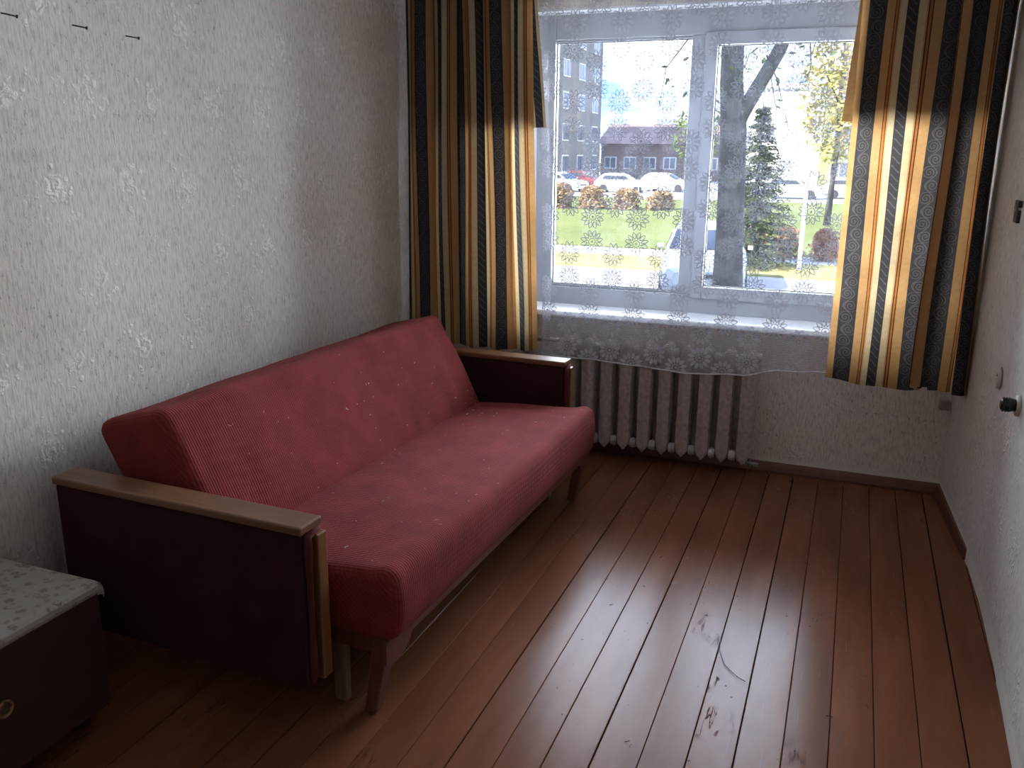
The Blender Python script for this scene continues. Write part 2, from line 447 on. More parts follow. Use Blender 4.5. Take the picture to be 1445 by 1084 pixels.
wpart('frame_bead', PVC, -1.500, MX0, G+.020, G+.05, GLB, GLB+.012); wpart('frame_bead', PVC, -1.500, MX0, G+.020, G+.05, GLT-.012, GLT)
wpart('pane', GLASS, -1.5, MX0, G+.036, G+.040, GLB, GLT, bev=0)
# gasket lines round the panes
bm = bmesh.new()
for (x0, x1, z0, z1) in ((-1.500, MX0, GLB+.012, GLT-.012),):
    box(bm, x0, x0+.004, G+.030, G+.035, z0, z1); box(bm, x1-.004, x1, G+.030, G+.035, z0, z1)
    box(bm, x0, x1, G+.030, G+.035, z0, z0+.004); box(bm, x0, x1, G+.030, G+.035, z1-.004, z1)
for v in bm.verts: v.co -= Vector((-.75, G, WZ0))
mesh_obj('gasket', bm, GASKET, win)
sash_bits = []
SX0, SX1, SZ0, SZ1 = -.745, .262, .835, 2.105; gx0, gx1, gz0, gz1 = -.686, .203, .896, 2.046
bm = bmesh.new()
box(bm, SX0, gx0, G-.018, G+.05, SZ0, SZ1, bev=.004); box(bm, gx1, SX1, G-.018, G+.05, SZ0, SZ1, bev=.004)
box(bm, gx0, gx1, G-.018, G+.05, SZ0, gz0, bev=.004); box(bm, gx0, gx1, G-.018, G+.05, gz1, SZ1, bev=.004)
for v in bm.verts: v.co -= Vector((-.75, G, WZ0))
sash = mesh_obj('sash', bm, PVC, win)
wpart('pane', GLASS, gx0, gx1, G+.020, G+.024, gz0, gz1, bev=0, parent=sash)
bm = bmesh.new()
box(bm, gx0, gx0+.004, G+.012, G+.018, gz0, gz1); box(bm, gx1-.004, gx1, G+.012, G+.018, gz0, gz1)
box(bm, gx0, gx1, G+.012, G+.018, gz0, gz0+.004); box(bm, gx0, gx1, G+.012, G+.018, gz1-.004, gz1)
for v in bm.verts: v.co -= Vector((-.75, G, WZ0))
mesh_obj('gasket', bm, GASKET, sash)
# sill
bm = bmesh.new(); box(bm, WX0-.04, WX1+.06, Y-.110, Y, .727, .757, bev=.008); box(bm, WX0+.002, WX1-.002, Y-.01, G+.001, .727, .757)
struct(mesh_obj('trim_2', bm, SILLM))

# ------------------------------------------------------------------ sofa
ANG = atan(.031); U0, V0 = -1.62, 1.035
sofa = empty('sofa', (U0 + .031*V0, 1.70 + V0, 0), -ANG)
tag(sofa, 'red upholstered sofa bed with wooden-capped arms, along the left wall under the wallpaper', 'sofa')
def loc_mesh(name, bm, mat, parent=sofa, smooth=False):
    for v in bm.verts: v.co -= Vector((U0, V0, 0))
    return mesh_obj(name, bm, mat, parent, smooth)
from mathutils import noise as mnoise
# seat: front top edge z=.475, sloping back to .42
bm = rounded(.66, 1.75, .215, .040, (14, 44, 8))
for v in bm.verts:
    x, y, z = v.co; t = (x + .33)/.66
    up_ = (z + .1075)/.215
    bulge = .016*(1 - (y/.86)**4)*sin(pi*min(1, max(0, t)))*up_
    lump = mnoise.noise(Vector((x*5, y*4, z*3 + 2)))*.008 + mnoise.noise(Vector((x*3 + 7, y*13, 3)))*.005*up_
    v.co.x = -1.378 + x + (.014*sin(pi*up_) if t > .8 else 0) + lump*.6
    v.co.y = 1.015 + y
    v.co.z = .3525 + z + (t - 1)*.050*up_ + bulge + lump*up_ + (up_*.008 if t > .9 else 0)
seat = loc_mesh('seat_cushion', bm, RED, smooth=True)
# backrest: leaning box
bm = rounded(.28, 1.75, .50, .042, (8, 44, 14)); LA = rad(27)
for v in bm.verts:
    x, y, z = v.co
    lump = mnoise.noise(Vector((x*3, y*5, z*5 + 9)))*.010 + mnoise.noise(Vector((4, y*16, z*3)))*.007*(1 if x > 0 else 0)*max(0, .5 - z*2)
    bul = .014*(1 - (y/.86)**4)*cos(pi*z/.56)*(1 if x > 0 else 0)
    x2 = x + lump + bul - .14; z2 = z + .25 + max(0, z + .1)*max(0, .14 - x)*.60
    v.co = Vector((-1.585 + x2*cos(LA) - z2*sin(LA), 1.015 + y, .375 + x2*sin(LA) + z2*cos(LA) + lump*.5))
loc_mesh('backrest', bm, RED, smooth=True)
# seam piping along the cushion ends
def arm(v0):
    bm = bmesh.new(); box(bm, -2.10, -1.236, v0+.003, v0+.087, .145, .598, bev=.010, seg=3)
    a = loc_mesh('armrest', bm, DKRED)
    inv = None
    def sub(name, mat, *q, **k):
        bm = bmesh.new(); box(bm, *q, **k); return loc_mesh(name, bm, mat, a)
    # cap with a rounded front and back corner
    sub('arm_cap', WOOD, -2.104, -1.226, v0-.002, v0+.092, .598, .622, bev=.005)
    sub('front_strip', STRIPW, -1.240, -1.212, v0+.050, v0+.090, .160, .585, bev=.004)
    bm = bmesh.new(); path_tube(bm, [(-1.232, v0+.026, .16), (-1.226, v0+.026, .2), (-1.226, v0+.026, .55), (-1.229, v0+.030, .585), (-1.229, v0+.055, .593), (-1.229, v0+.082, .593)], [.008, .012, .012, .011, .009, .007], 10)
    loc_mesh('welt', bm, WELT, a, True)
    bm = bmesh.new(); tube(bm, (-1.236, v0+.045, .588), (-1.220, v0+.045, .588), .006, .006, 8); loc_mesh('tack', bm, WELT, a)
    return a
arm(0.0); arm(1.975)
# under-frame, rail and legs
bm = bmesh.new(); box(bm, -1.86, -1.10, .17, 1.87, .195, .245); loc_mesh('base_frame', bm, LEGW)
bm = bmesh.new()
n = 10; prof_r = [(.15, .248), (.15, .175)]
for k in range(n+1):
    t = k/n*pi/2; prof_r.append((.20 + .09*sin(t), .165 + .045*(1-cos(t)) ))
for k in range(n+1):
    t = k/n*pi/2; prof_r.append((1.88 - .09*cos(t), .165 + .045*(1-sin(t)) ))
prof_r += [(1.93, .175), (1.93, .248)]
prism(bm, prof_r, 'x', -1.105, -1.078); loc_mesh('front_rail', bm, LEGW)
def leg(xt, xb, v0, v1, zt=.25, w=.05, wb=.036, mat=LEGW):
    bm = bmesh.new()
    T = [(xt-w, v0, zt), (xt, v0, zt), (xt, v1, zt), (xt-w, v1, zt)]; d = (v1-v0)*.12
    B = [(xb-wb, v0+d, 0), (xb, v0+d, 0), (xb, v1-d, 0), (xb-wb, v1-d, 0)]
    T = [bm.verts.new(q) for q in T]; B = [bm.verts.new(q) for q in B]
    bm.faces.new(T); bm.faces.new(B)
    for i in range(4): bm.faces.new((T[i], T[(i+1) % 4], B[(i+1) % 4], B[i]))
    bmesh.ops.bevel(bm, geom=bm.edges[:], offset=.004, segments=1, affect='EDGES')
    return loc_mesh('leg', bm, mat)
leg(-1.075, -1.128, .155, .210); leg(-1.075, -1.125, 1.860, 1.912)
leg(-1.234, -1.234, .172, .210, .20, .040, .040, PALEW)['label'] = 'pale unpainted square inner post'
leg(-1.234, -1.234, 1.83, 1.868, .20, .040, .040, PALEW)['label'] = 'pale unpainted square inner post'
leg(-1.80, -1.83, .16, .21); leg(-1.80, -1.83, 1.86, 1.91)

# ------------------------------------------------------------------ nightstand
nsd = empty('nightstand', (-1.965, 1.315, 0))
tag(nsd, 'dark wooden bedside cabinet with flower-patterned pale top, left of the sofa arm', 'nightstand')
def nloc(name, bm, mat, parent=nsd, smooth=False):
    for v in bm.verts: v.co -= Vector((-1.965, 1.315, 0))
    return mesh_obj(name, bm, mat, parent, smooth)
def cloth_print():
    m = Mat('flower_printed_oilcloth'); p = m.coord()
    v = m.node('ShaderNodeTexVoronoi'); m.link(p, v.inputs['Vector']); v.inputs['Scale'].default_value = 27
    d = X(m.nt, v.outputs['Distance']); nn = m.noise(p, 75.0, 4, .7); n2 = m.noise(p, 30.0, 2)
    fl = (d + (nn-.5)*.5).ss(.40, .28)*nn.ss(.40, .50)
    leaf = n2.ss(.58, .63)*nn.ss(.42, .52)
    c = m.mix(fl*.8, (.36, .335, .30), (.15, .10, .07)); c = m.mix(leaf*.6, c, (.16, .12, .08))
    return m.done(m.pbr(c, .45, m.bump(nn, .1, .002)))
PRINT = cloth_print()
bm = bmesh.new(); box(bm, -2.165, -1.790, 1.095, 1.545, .055, .415, bev=.003, seg=1); nloc('body', bm, CABW)
bm = bmesh.new(); box(bm, -1.790, -1.774, 1.100, 1.540, .075, .405, bev=.003, seg=1); door = nloc('door', bm, CABW)
for x in (-2.13, -1.84):
    for y in (1.13, 1.50):
        bm = bmesh.new(); tube(bm, (x, y, 0), (x, y, .056), .014, .020, 10); nloc('leg', bm, CABW)
# top: board with a cloth lip that turns down at the edges
bm = bmesh.new()
xs = [-2.175, -2.17, -1.80, -1.783, -1.775, -1.773]; zs_x = [.430, .432, .432, .431, .424, .412]
ys = [1.07, 1.074, 1.085, 1.535, 1.547, 1.556, 1.558]; dz_y = [-.018, -.006, 0, 0, -.001, -.006, -.016]
V = [[bm.verts.new((x, y, zx + dz + rnd.uniform(-.0006, .0006))) for y, dz in zip(ys, dz_y)] for x, zx in zip(xs, zs_x)]
for a in range(len(xs)-1):
    for b in range(len(ys)-1): bm.faces.new((V[a][b], V[a+1][b], V[a+1][b+1], V[a][b+1]))
ex = bmesh.ops.extrude_face_region(bm, geom=bm.faces[:])
for g in ex['geom']:
    if isinstance(g, bmesh.types.BMVert): g.co.z -= .016; g.co.x -= .004
nloc('table_top', bm, PRINT, smooth=False)
# ring pull on the door
bm = bmesh.new(); cy, cz = 1.232, .252
pts = [(-1.768, cy + .019*cos(a), cz + .019*sin(a)) for a in [2*pi*k/24 for k in range(25)]]
path_tube(bm, pts, .0042, 8); h_ = nloc('handle', bm, plain('brass_ring', (.35, .20, .12), .4, .2, 60, metal=.6), door, True)
bm = bmesh.new(); tube(bm, (-1.775, cy, cz), (-1.772, cy, cz), .022, .020, 20); tube(bm, (-1.773, cy, cz+.019), (-1.762, cy, cz+.019), .004, .004, 8)
nloc('handle_plate', bm, plain('dark_brass', (.12, .07, .045), .5, .2, 60), door)

# ------------------------------------------------------------------ radiator
rad_x0, pitch, nsec = -1.296, .1, 10
radi = empty('radiator', (rad_x0 + pitch*(nsec-1)/2, Y-.10, 0))
tag(radi, 'brown painted cast-iron column radiator under the windowsill behind the lace', 'radiator')
def rloc(name, bm, mat, parent=radi, smooth=False):
    for v in bm.verts: v.co -= radi.location
    return mesh_obj(name, bm, mat, parent, smooth)
bm = bmesh.new()
def section(bm):
    yf, yb = -.068, .066
    for (ya, yb_) in ((yf, -.012), (.010, yb)):       # front and rear columns
        cross = [(-.030, .5), (-.026, .12), (-.010, 0.02), (0, 0.0), (.010, .02), (.026, .12), (.030, .5), (.024, .9), (0, 1.), (-.024, .9)]
        lev = [(.066, .10, .012), (.076, .35, .006), (.092, .80, .001), (.115, 1.0, 0), (.585, 1.0, 0), (.610, .85, .001), (.628, .5, .006), (.638, .15, .012)]
        rings = []
        for z, s, inset in lev:
            rings.append([bm.verts.new((cx*s*1.12, ya + inset + f*(yb_ - ya - 2*inset), z)) for cx, f in cross])
        for A, B in zip(rings, rings[1:]):
            for k in range(10): bm.faces.new((A[k], A[(k+1) % 10], B[(k+1) % 10], B[k]))
        bm.faces.new(rings[0]); bm.faces.new(rings[-1])
    box(bm, -.016, .016, -.05, .05, .085, .125, bev=.006); box(bm, -.016, .016, -.05, .05, .575, .615, bev=.006)
section(bm); first = rloc('section', bm, RADI)
# move section mesh to its own origin
sm = first.data
for v in sm.vertices: v.co += radi.location
bpy.data.objects.remove(first)
for k in range(nsec):
    o = bpy.data.objects.new('section', sm); link(o, radi); o.location = (rad_x0 + k*pitch - radi.location.x, 0, 0)
bm = bmesh.new(); tube(bm, (-.0155, -.036, .105), (.0155, -.036, .105), .024, .024, 14); tube(bm, (-.004, -.036, .105), (.004, -.036, .105), .028, .028, 14)
hub = rloc('hub', bm, WORN); hm = hub.data
for v in hm.vertices: v.co += radi.location
bpy.data.objects.remove(hub)
for k in range(nsec-1):
    for z in (0, .49):
        o = bpy.data.objects.new('hub', hm); link(o, radi); o.location = (rad_x0 + (k+.5)*pitch - radi.location.x, 0, z)
rx = rad_x0 + pitch*(nsec-1)
bm = bmesh.new(); tube(bm, (rx+.012, Y-.10, .600), (rx+.05, Y-.10, .600), .022, .022, 12); tube(bm, (rad_x0-.25, Y-.10, .600), (rad_x0-.01, Y-.10, .600), .014, .014, 12)
tube(bm, (rad_x0-.25, Y-.10, .105), (rad_x0-.01, Y-.10, .105), .014, .014, 12); tube(bm, (rad_x0-.25, Y-.10, 0), (rad_x0-.25, Y-.10, ZC), .016, .016, 12)
rloc('pipe', bm, RADI, smooth=True)
bm = bmesh.new(); yv = Y-.135
tube(bm, (rx+.010, yv, .078), (rx+.026, yv, .078), .017, .017, 6); tube(bm, (rx+.022, yv, .078), (rx+.062, yv, .073), .009, .009, 10)
tube(bm, (rx+.040, yv, .060), (rx+.040, yv, .098), .0045, .0045, 8); tube(bm, (rx+.056, yv, .073), (rx+.076, yv, .071), .012, .012, 6)
rloc('valve', bm, STEEL)

# ------------------------------------------------------------------ curtains
def cloth(name, mat, f, nu, nz, z0f, z1, thick=False, uoff=0., uscale=None, parent=None):
    """f(t, zt) -> (x, y); arc length at mid height gives u"""
    us = [0.]; prev = None
    L = []
    for i in range(nu+1):
        p = Vector(f(i/nu, .4)[:2]); L.append(p)
    for a, b in zip(L, L[1:]): us.append(us[-1] + (b-a).length)
    me = bpy.data.meshes.new(name); vs = []; uv = []; fs = []
    for i in range(nu+1):
        t = i/nu; zb = z0f(t)
        for j in range(nz+1):
            s = j/nz; z = zb + (z1-zb)*s
            x, y = f(t, s)[:2]; vs.append((x, y, z)); uv.append((uoff + us[i], z) if uscale is None else (x, z))
    for i in range(nu):
        for j in range(nz):
            a = i*(nz+1)+j; fs.append((a, a+nz+1, a+nz+2, a+1))
    me.from_pydata(vs, [], fs); ul = me.uv_layers.new(name='UVMap')
    for lp in me.loops: ul.data[lp.index].uv = uv[lp.vertex_index]
    for p in me.polygons: p.use_smooth = True
    me.materials.append(mat); o = bpy.data.objects.new(name, me)
    return link(o, parent)
YC = Y - .285
def interp(tab, t):
    for (a, va), (b, vb) in zip(tab, tab[1:]):
        if t <= b:
            k = (t-a)/(b-a) if b > a else 0; k = k*k*(3-2*k)*.5 + k*.5
            return va + (vb-va)*k
    return tab[-1][1]
# each fold table: (t, x at bottom, x at top, y offset at bottom, y offset at top)
def folds(tab):
    def f(t, s):
        out = []
        for c in (1, 2, 3, 4): out.append(interp([(r[0], r[c]) for r in tab], t))
        xb, xt, yb, yt = out; k = s
        w_ = .004*sin(9*t + 5*s) + .003*sin(23*t - 7*s)
        return (xb + (xt-xb)*k + w_, YC + yb + (yt-yb)*k, 0)
    return f
def pleats(x0b, x1b, x0t, x1t, n, amp_b, amp_t, ph, lap=.0):
    tab = []
    for k in range(n*8+1):
        t = k/(n*8); a = 2*pi*n*t + ph
        dx = lap*sin(2*a)
        tab.append((t, x0b + (x1b-x0b)*t + dx, x0t + (x1t-x0t)*t + dx, amp_b*sin(a), amp_t*sin(a)))
    return tab
# left curtain
tabL = pleats(-2.170, -1.440, -2.150, -1.505, 5, .028, .034, .6, .012)
hemL = lambda t: .572 + .006*sin(6*t + 1)
cl = cloth('striped_curtain', CURT, folds(tabL), 240, 40, hemL, 2.45, uoff=.185)
tag(cl, 'striped brown and charcoal curtain at the left of the window, behind the sofa end', 'curtain')
# right curtain, last panel folds over itself by the wall
def polyfold(rows):
    """rows of (x bottom, x top, y bottom, y top); t runs with the length of cloth"""
    L = [0.]
    for p, q in zip(rows, rows[1:]): L.append(L[-1] + sqrt((q[0]-p[0])**2 + (q[2]-p[2])**2))
    return [(l/L[-1],) + tuple(r) for l, r in zip(L, rows)]
rowsR = []
for k in range(25):          # first broad panel with two soft waves
    t = k/24; a = 2*pi*2*t + .2
    rowsR.append((-.052 + .385*t + .008*sin(2*a), -.062 + .395*t + .008*sin(2*a), .016*sin(a)*(1 - .3*t) + .006*t, .022*sin(a)*(1 - .3*t) + .006*t))
rowsR += [(.342, .342, .042, .036), (.350, .350, .047, .040), (.354, .354, .038, .032), (.348, .348, .006, .004), (.340, .340, -.004, -.006), (.318, .320, -.010, -.010), (.302, .306, -.014, -.014),   # folds back, then the second panel in front
          (.296, .300, -.022, -.020), (.304, .306, -.030, -.028), (.335, .332, -.034, -.036), (.372, .366, -.020, -.014), (.405, .398, -.012, -.006), (.440, .430, -.026, -.022),
          (.470, .462, -.020, -.010), (.488, .480, .030, .028), (.494, .486, .040, .036), (.499, .490, .030, .026), (.496, .488, -.008, -.006), (.480, .472, -.020, -.018), (.462, .452, -.026, -.024),      # second fold-back
          (.455, .445, -.034, -.032), (.462, .452, -.042, -.040), (.485, .472, -.046, -.046), (.502, .490, -.038, -.034), (.508, .497, -.020, -.010), (.507, .496, .020, .030), (.502, .492, .090, .092)]
tabR = polyfold(rowsR)
def hemR(t):
    if t < .50: return .572 + .015*sin(t/.50*pi*1.25 + 2.6)
    if t < .58: return .586
    return .572 if t < .80 else .566
cr = cloth('striped_curtain', CURT, folds(tabR), 400, 40, hemR, 2.45, uoff=-.026)
tag(cr, 'striped brown and charcoal curtain at the right of the window, glowing with daylight', 'curtain')
# short upper panels hanging behind them
def vfold(tab, dy):
    g = folds(tab)
    return lambda t, s: tuple(Vector(g(t, s)) + Vector((0, dy, 0)))
vl = cloth('striped_valance', CURT2, vfold(pleats(-2.10, -1.425, -2.08, -1.50, 4, .010, .012, .3), .070), 160, 24, lambda t: 1.652 + .010*t, 2.45, uoff=.11)
tag(vl, 'short striped upper panel peeking out beside the left curtain top', 'valance')
vr = cloth('striped_valance', CURT2, vfold(pleats(-.094, .465, -.060, .455, 3, .008, .012, .3), .070), 160, 24, lambda t: 1.686, 2.45, uoff=.245)
tag(vr, 'short striped upper panel behind the top of the right curtain', 'valance')
# lace: doubled back on itself along its left edge
YL = Y - .186
def lace_f(t, s):
    bot = 1 - s
    if t < .06:
        k = t/.06; x = -1.398 - .045*k; y = YL + .012 - .006*k
    elif t < .12:
        k = (t-.06)/.06; x = -1.443 + .05*k; y = YL + .006 - .010*k
    else:
        k = (t-.12)/.88; x = -1.393 + 1.80*k; y = YL + .006*sin(x*21 + 1) + .004*sin(x*47)*bot
    lean = -.055*max(0, s-.25)/.75 if x < -1.2 else -.055*max(0, s-.25)/.75*max(0, (-x-.9)/.3) if x < -.9 else 0
    return (x + lean*(1 if t < .12 else max(0, 1-(x+1.393)/.08)), y, 0)
def hem_lace(t):
    x = lace_f(t, 0)[0]
    tabh = [(-1.5, .541), (-1.2, .534), (-.65, .513), (-.42, .530), (-.26, .566), (-.05, .580), (.5, .58)]
    for (a, va), (b, vb) in zip(tabh, tabh[1:]):
        if x <= b: k = (x-a)/(b-a); k = k*k*(3-2*k); return va + (vb-va)*k
    return .58
lc = cloth('lace_curtain', LACE, lace_f, 260, 60, hem_lace, 2.45, uscale=1)
tag(lc, 'white daisy-patterned lace net curtain hanging across the window', 'curtain')
# hem cord of the lace
bm = bmesh.new(); pts = []
for i in range(0, 101):
    t = .02 + .97*i/100; x, y, _ = lace_f(t, 0); pts.append((x, y, hem_lace(t)))
path_tube(bm, pts, .0035, 6); mesh_obj('hem', bm, plain('lace_hem', (.66, .66, .70), .9), lc)
# curtain rail
bm = bmesh.new(); tube(bm, (XL+.02, YC+.03, 2.46), (.47, YC+.03, 2.46), .012, .012, 12); tube(bm, (-1.6, YC+.03, 2.46), (-1.6, Y, 2.46), .006, .006, 8); tube(bm, (.4, YC+.03, 2.46), (.4, Y, 2.46), .006, .006, 8)
rl = mesh_obj('curtain_rail', bm, STEEL); tag(rl, 'round metal rail that carries the curtains above the window', 'curtain rail')

# ------------------------------------------------------------------ small things on the walls
for k, (y, z, a, lab) in enumerate(((1.842, 1.895, .3, 'leftmost of three thin dark nails high in the left wall'), (2.076, 1.894, .1, 'middle of three thin dark nails high in the left wall'), (2.28, 1.888, -.1, 'thin dark nail high in the left wall, nearest the window'))):
    bm = bmesh.new()
    path_tube(bm, [(XL-.01, y-.012, z+.004), (XL+.012, y, z), (XL+.026, y+.016, z-.003-.004*a)], .0022, 8)
    tube(bm, (XL+.026, y+.016, z-.003-.004*a), (XL+.029, y+.020, z-.0035-.004*a), .0048, .0048, 10)
    tag(mesh_obj('nail', bm, IRON, smooth=True), lab, 'nail', 'nails in the left wall')
# round cover plate
XR = .556
pl_ = empty('cover_plate', (.547, 3.46, .775)); tag(pl_, 'round pale blanking plate on the right wall near the curtain', 'wall plate')
bm = bmesh.new(); tube(bm, (0.002, 0, 0), (-.007, 0, 0), .040, .038, 28); mesh_obj('disc', bm, IVORY, pl_, True)
bm = bmesh.new(); tube(bm, (-.006, .012, .008), (-.0085, .012, .008), .006, .005, 10); mesh_obj('screw', bm, IRON, pl_)
# black plug in a round pale socket
sk = empty('wall_socket', (.557, 3.08, .775)); tag(sk, 'round pale wall socket low on the right wall, holding a black plug', 'socket')
bm = bmesh.new(); tube(bm, (.004, 0, 0), (-.012, 0, 0), .036, .034, 28); mesh_obj('base', bm, IVORY, sk, True)
pk = empty('plug', (.545, 3.08, .775)); tag(pk, 'black round plug sticking out of the right wall socket', 'plug')
bm = bmesh.new(); tube(bm, (-.0, 0, 0), (-.014, 0, 0), .020, .022, 20); tube(bm, (-.014, 0, 0), (-.040, 0, 0), .023, .020, 20); tube(bm, (-.040, 0, 0), (-.044, 0, 0), .020, .015, 20)
mesh_obj('body', bm, BLACK, pk)
bm = bmesh.new()
for k in range(3): tube(bm, (-.018-.008*k, 0, 0), (-.021-.008*k, 0, 0), .0242, .0242, 20)
mesh_obj('grip_ring', bm, BLACK, pk)
# dark metal bracket on the right wall
hg = empty('bracket', (.546, 3.615, 1.352)); tag(hg, 'dark iron bracket fixed to the right wall at shoulder height', 'bracket')
bm = bmesh.new(); box(bm, -.010, .006, -.050, .022, -.033, .012, bev=.002); mesh_obj('plate', bm, IRON, hg)
bm = bmesh.new(); box(bm, -.012, .006, -.060, .018, .022, .046, bev=.002); mesh_obj('upper_leaf', bm, IRON, hg)
bm = bmesh.new(); tube(bm, (-.010, -.012, .008), (-.010, -.012, .026), .007, .007, 10); mesh_obj('pin', bm, STEEL, hg)
# small dark pipe stub at the corner by the curtain hem
bm = bmesh.new(); box(bm, .455, .495, Y-.030, Y+.004, .415, .465, bev=.006); tube(bm, (.478, Y-.028, .44), (.478, Y-.036, .44), .013, .013, 12)
tag(mesh_obj('junction_box', bm, plain('grey_box', (.30, .27, .25), .7)), 'small dirty box on the window wall below the right curtain hem', 'junction box')

# lint on the sofa and grit on the floor
def crumbs(name, spots, mat, s0, s1):
    bm = bmesh.new()
    for (p, nrm) in spots:
        s = rnd.uniform(s0, s1); a = rnd.uniform(0, 6.28); t1 = Vector(nrm).orthogonal().normalized(); t2 = Vector(nrm).cross(t1)
        d = t1*cos(a) + t2*sin(a); e = t1*-sin(a) + t2*cos(a); q = Vector(p) + Vector(nrm)*.002
        L = s*rnd.choice((.6, .6, .8, .8, 1, 2.5))
        path_tube(bm, [q - d*L, q + e*L*.25, q + d*L], min(.0014, s*.45), 4)
    return stuff(mesh_obj(name, bm, mat))
dg = bpy.context.evaluated_depsgraph_get
bpy.context.view_layer.update()
spots = []
for ob_, cnt in ((seat, 60), (bpy.data.objects['backrest'], 45)):
    mw = ob_.matrix_world; fs = [p for p in ob_.data.polygons if (mw.to_3x3() @ p.normal).z > (.8 if ob_ is seat else .3) and (mw.to_3x3() @ p.normal).x > (-1 if ob_ is seat else .5)]
    ar = [p.area for p in fs]
    for p in rnd.choices(fs, ar, k=cnt): spots.append((mw @ p.center + Vector((0, rnd.uniform(-.015, .015), 0)), (mw.to_3x3() @ p.normal).normalized()))
lint = crumbs('lint', spots, plain('pale_lint', (.62, .52, .48), .9), .0014, .0030)
tag(lint, 'scattered pale lint and crumbs on the red sofa cushions', 'lint')
spots = [((rnd.uniform(-.9, .48), rnd.uniform(1.9, 4.2), .0), (0, 0, 1)) for _ in range(150)]
spots = [s for s in spots if s[0][0] > -1.0]
gr = crumbs('grit', spots, plain('dark_grit', (.05, .03, .025), .9), .001, .0035); tag(gr, 'tiny dark crumbs and paint flakes strewn on the brown floorboards', 'debris')
bm = bmesh.new(); path_tube(bm, [(-.268, 2.62, .003), (-.262, 2.55, .003), (-.235, 2.47, .003), (-.19, 2.42, .003), (-.165, 2.40, .006)], .0012, 5)
tag(mesh_obj('thread', bm, IRON), 'thin dark curved thread lying on the floorboards', 'thread')

# ------------------------------------------------------------------ outdoors
GZ = -1.42
def mat_grass(name, a, b):
    m = Mat(name); n = m.noise(m.scaled((1, .6, 1)), 3.0, 6, .7); n2 = m.noise(m.coord(), .25, 2)
    c = m.ramp(n*.6 + n2*.4, [(.3, a), (.7, b)]); return m.done(m.pbr(c, .95, m.bump(n, .5, .05), spec=.1))
LAWN = mat_grass('lawn_grass', (.105, .135, .040), (.20, .215, .075)); VERGE = mat_grass('dry_verge', (.26, .25, .09), (.36, .33, .14))
ASPH = plain('pale_asphalt', (.36, .355, .35), .9, .1, 6); CONC = plain('path_concrete', (.50, .49, .46), .9, .1, 4)
def slab(name, mat, x0, x1, y0, y1, z0, z1): return struct(bx(name, mat, None, x0, x1, y0, y1, z0, z1))
slab('ground_base', plain('soil', (.12, .10, .06), .95), -220, 120, Y+TH, 260, GZ-.5, GZ-.06)
slab('near_lawn', LAWN, -40, 30, Y+TH, 17.2, GZ-.08, GZ)
slab('road', ASPH, -60, 40, 17.2, 22.6, GZ-.08, GZ-.03)
slab('verge', VERGE, -60, 40, 22.6, 25.4, GZ-.08, GZ+.02)
slab('footpath', CONC, -60, 40, 25.4, 27.4, GZ-.08, GZ)
slab('lawn', LAWN, -90, 60, 27.4, 58, GZ-.08, GZ+.03)
slab('car_park', plain('car_park_asphalt', (.40, .40, .40), .9, .08, 3), -160, 90, 58, 130, GZ-.08, GZ)
BARK = plain('bark', (.085, .080, .078), .95, .35, 14, bump=.9)
def leaves(pts, size, mat, name, parent, flat=.6):
    vs, fs = [], []
    for p in pts:
        p = Vector(p); s = size*rnd.uniform(.6, 1.4); a = Vector((rnd.gauss(0, 1), rnd.gauss(0, 1), rnd.gauss(0, flat))).normalized(); b = a.orthogonal().normalized()
        b = (b + Vector((rnd.uniform(-.5, .5), rnd.uniform(-.5, .5), rnd.uniform(-.5, .5)))).normalized()
        i = len(vs); vs += [p - a*s, p + b*s*.45, p + a*s, p - b*s*.45]; fs.append((i, i+1, i+2, i+3))
    me = bpy.data.meshes.new(name); me.from_pydata([tuple(v) for v in vs], [], fs); me.materials.append(mat)
    o = link(bpy.data.objects.new(name, me), parent); return stuff(o)
def leafmat(name, a, b):
    m = Mat(name); n = m.noise(m.coord(), 2.5, 3); c = m.ramp(n, [(.35, a), (.65, b)])
    d = m.pbr(c, .7, spec=.2); t = m.node('ShaderNodeBsdfTranslucent'); m.link(c, t.inputs[0]); x = m.node('ShaderNodeMixShader'); x.inputs[0].default_value = .3
    m.link(d, x.inputs[1]); m.link(t.outputs[0], x.inputs[2]); return m.done(x.outputs[0])
LEAFG = leafmat('green_leaves', (.07, .11, .03), (.16, .20, .06)); LEAFY = leafmat('yellow_leaves', (.30, .27, .08), (.42, .36, .12))
NEED = leafmat('spruce_needles', (.035, .055, .022), (.10, .125, .045)); RUST = leafmat('russet_leaves', (.26, .12, .07), (.40, .22, .13))
TANL = leafmat('tan_leaves', (.30, .20, .11), (.42, .31, .18))
# forked tree just outside
tr = empty('forked_tree', (-1.86, 14, GZ)); tag(tr, 'big forked tree with grey trunk outside, seen in the right pane', 'tree')
bm = bmesh.new(); T0 = tr.location
path_tube(bm, [Vector(q) - T0 for q in ((-1.74, 14, GZ-.1), (-1.76, 14, -.9), (-1.80, 14, .2), (-1.83, 14, 1.2), (-1.86, 14, 1.9), (-1.94, 14, 2.6), (-1.98, 14.1, 3.6), (-2.05, 14.2, 6.0))], [.34, .26, .215, .205, .20, .17, .16, .10], 16)
mesh_obj('trunk', bm, BARK, tr, True)
bm = bmesh.new(); path_tube(bm, [Vector(q) - T0 for q in ((-1.90, 14, 1.75), (-1.74, 14, 2.15), (-1.50, 14, 2.60), (-1.28, 14, 3.02), (-1.12, 14.1, 3.5), (-.95, 14.2, 4.6))], [.12, .115, .105, .10, .09, .06], 12)
mesh_obj('bough', bm, BARK, tr, True)
tw = bmesh.new(); lp = []
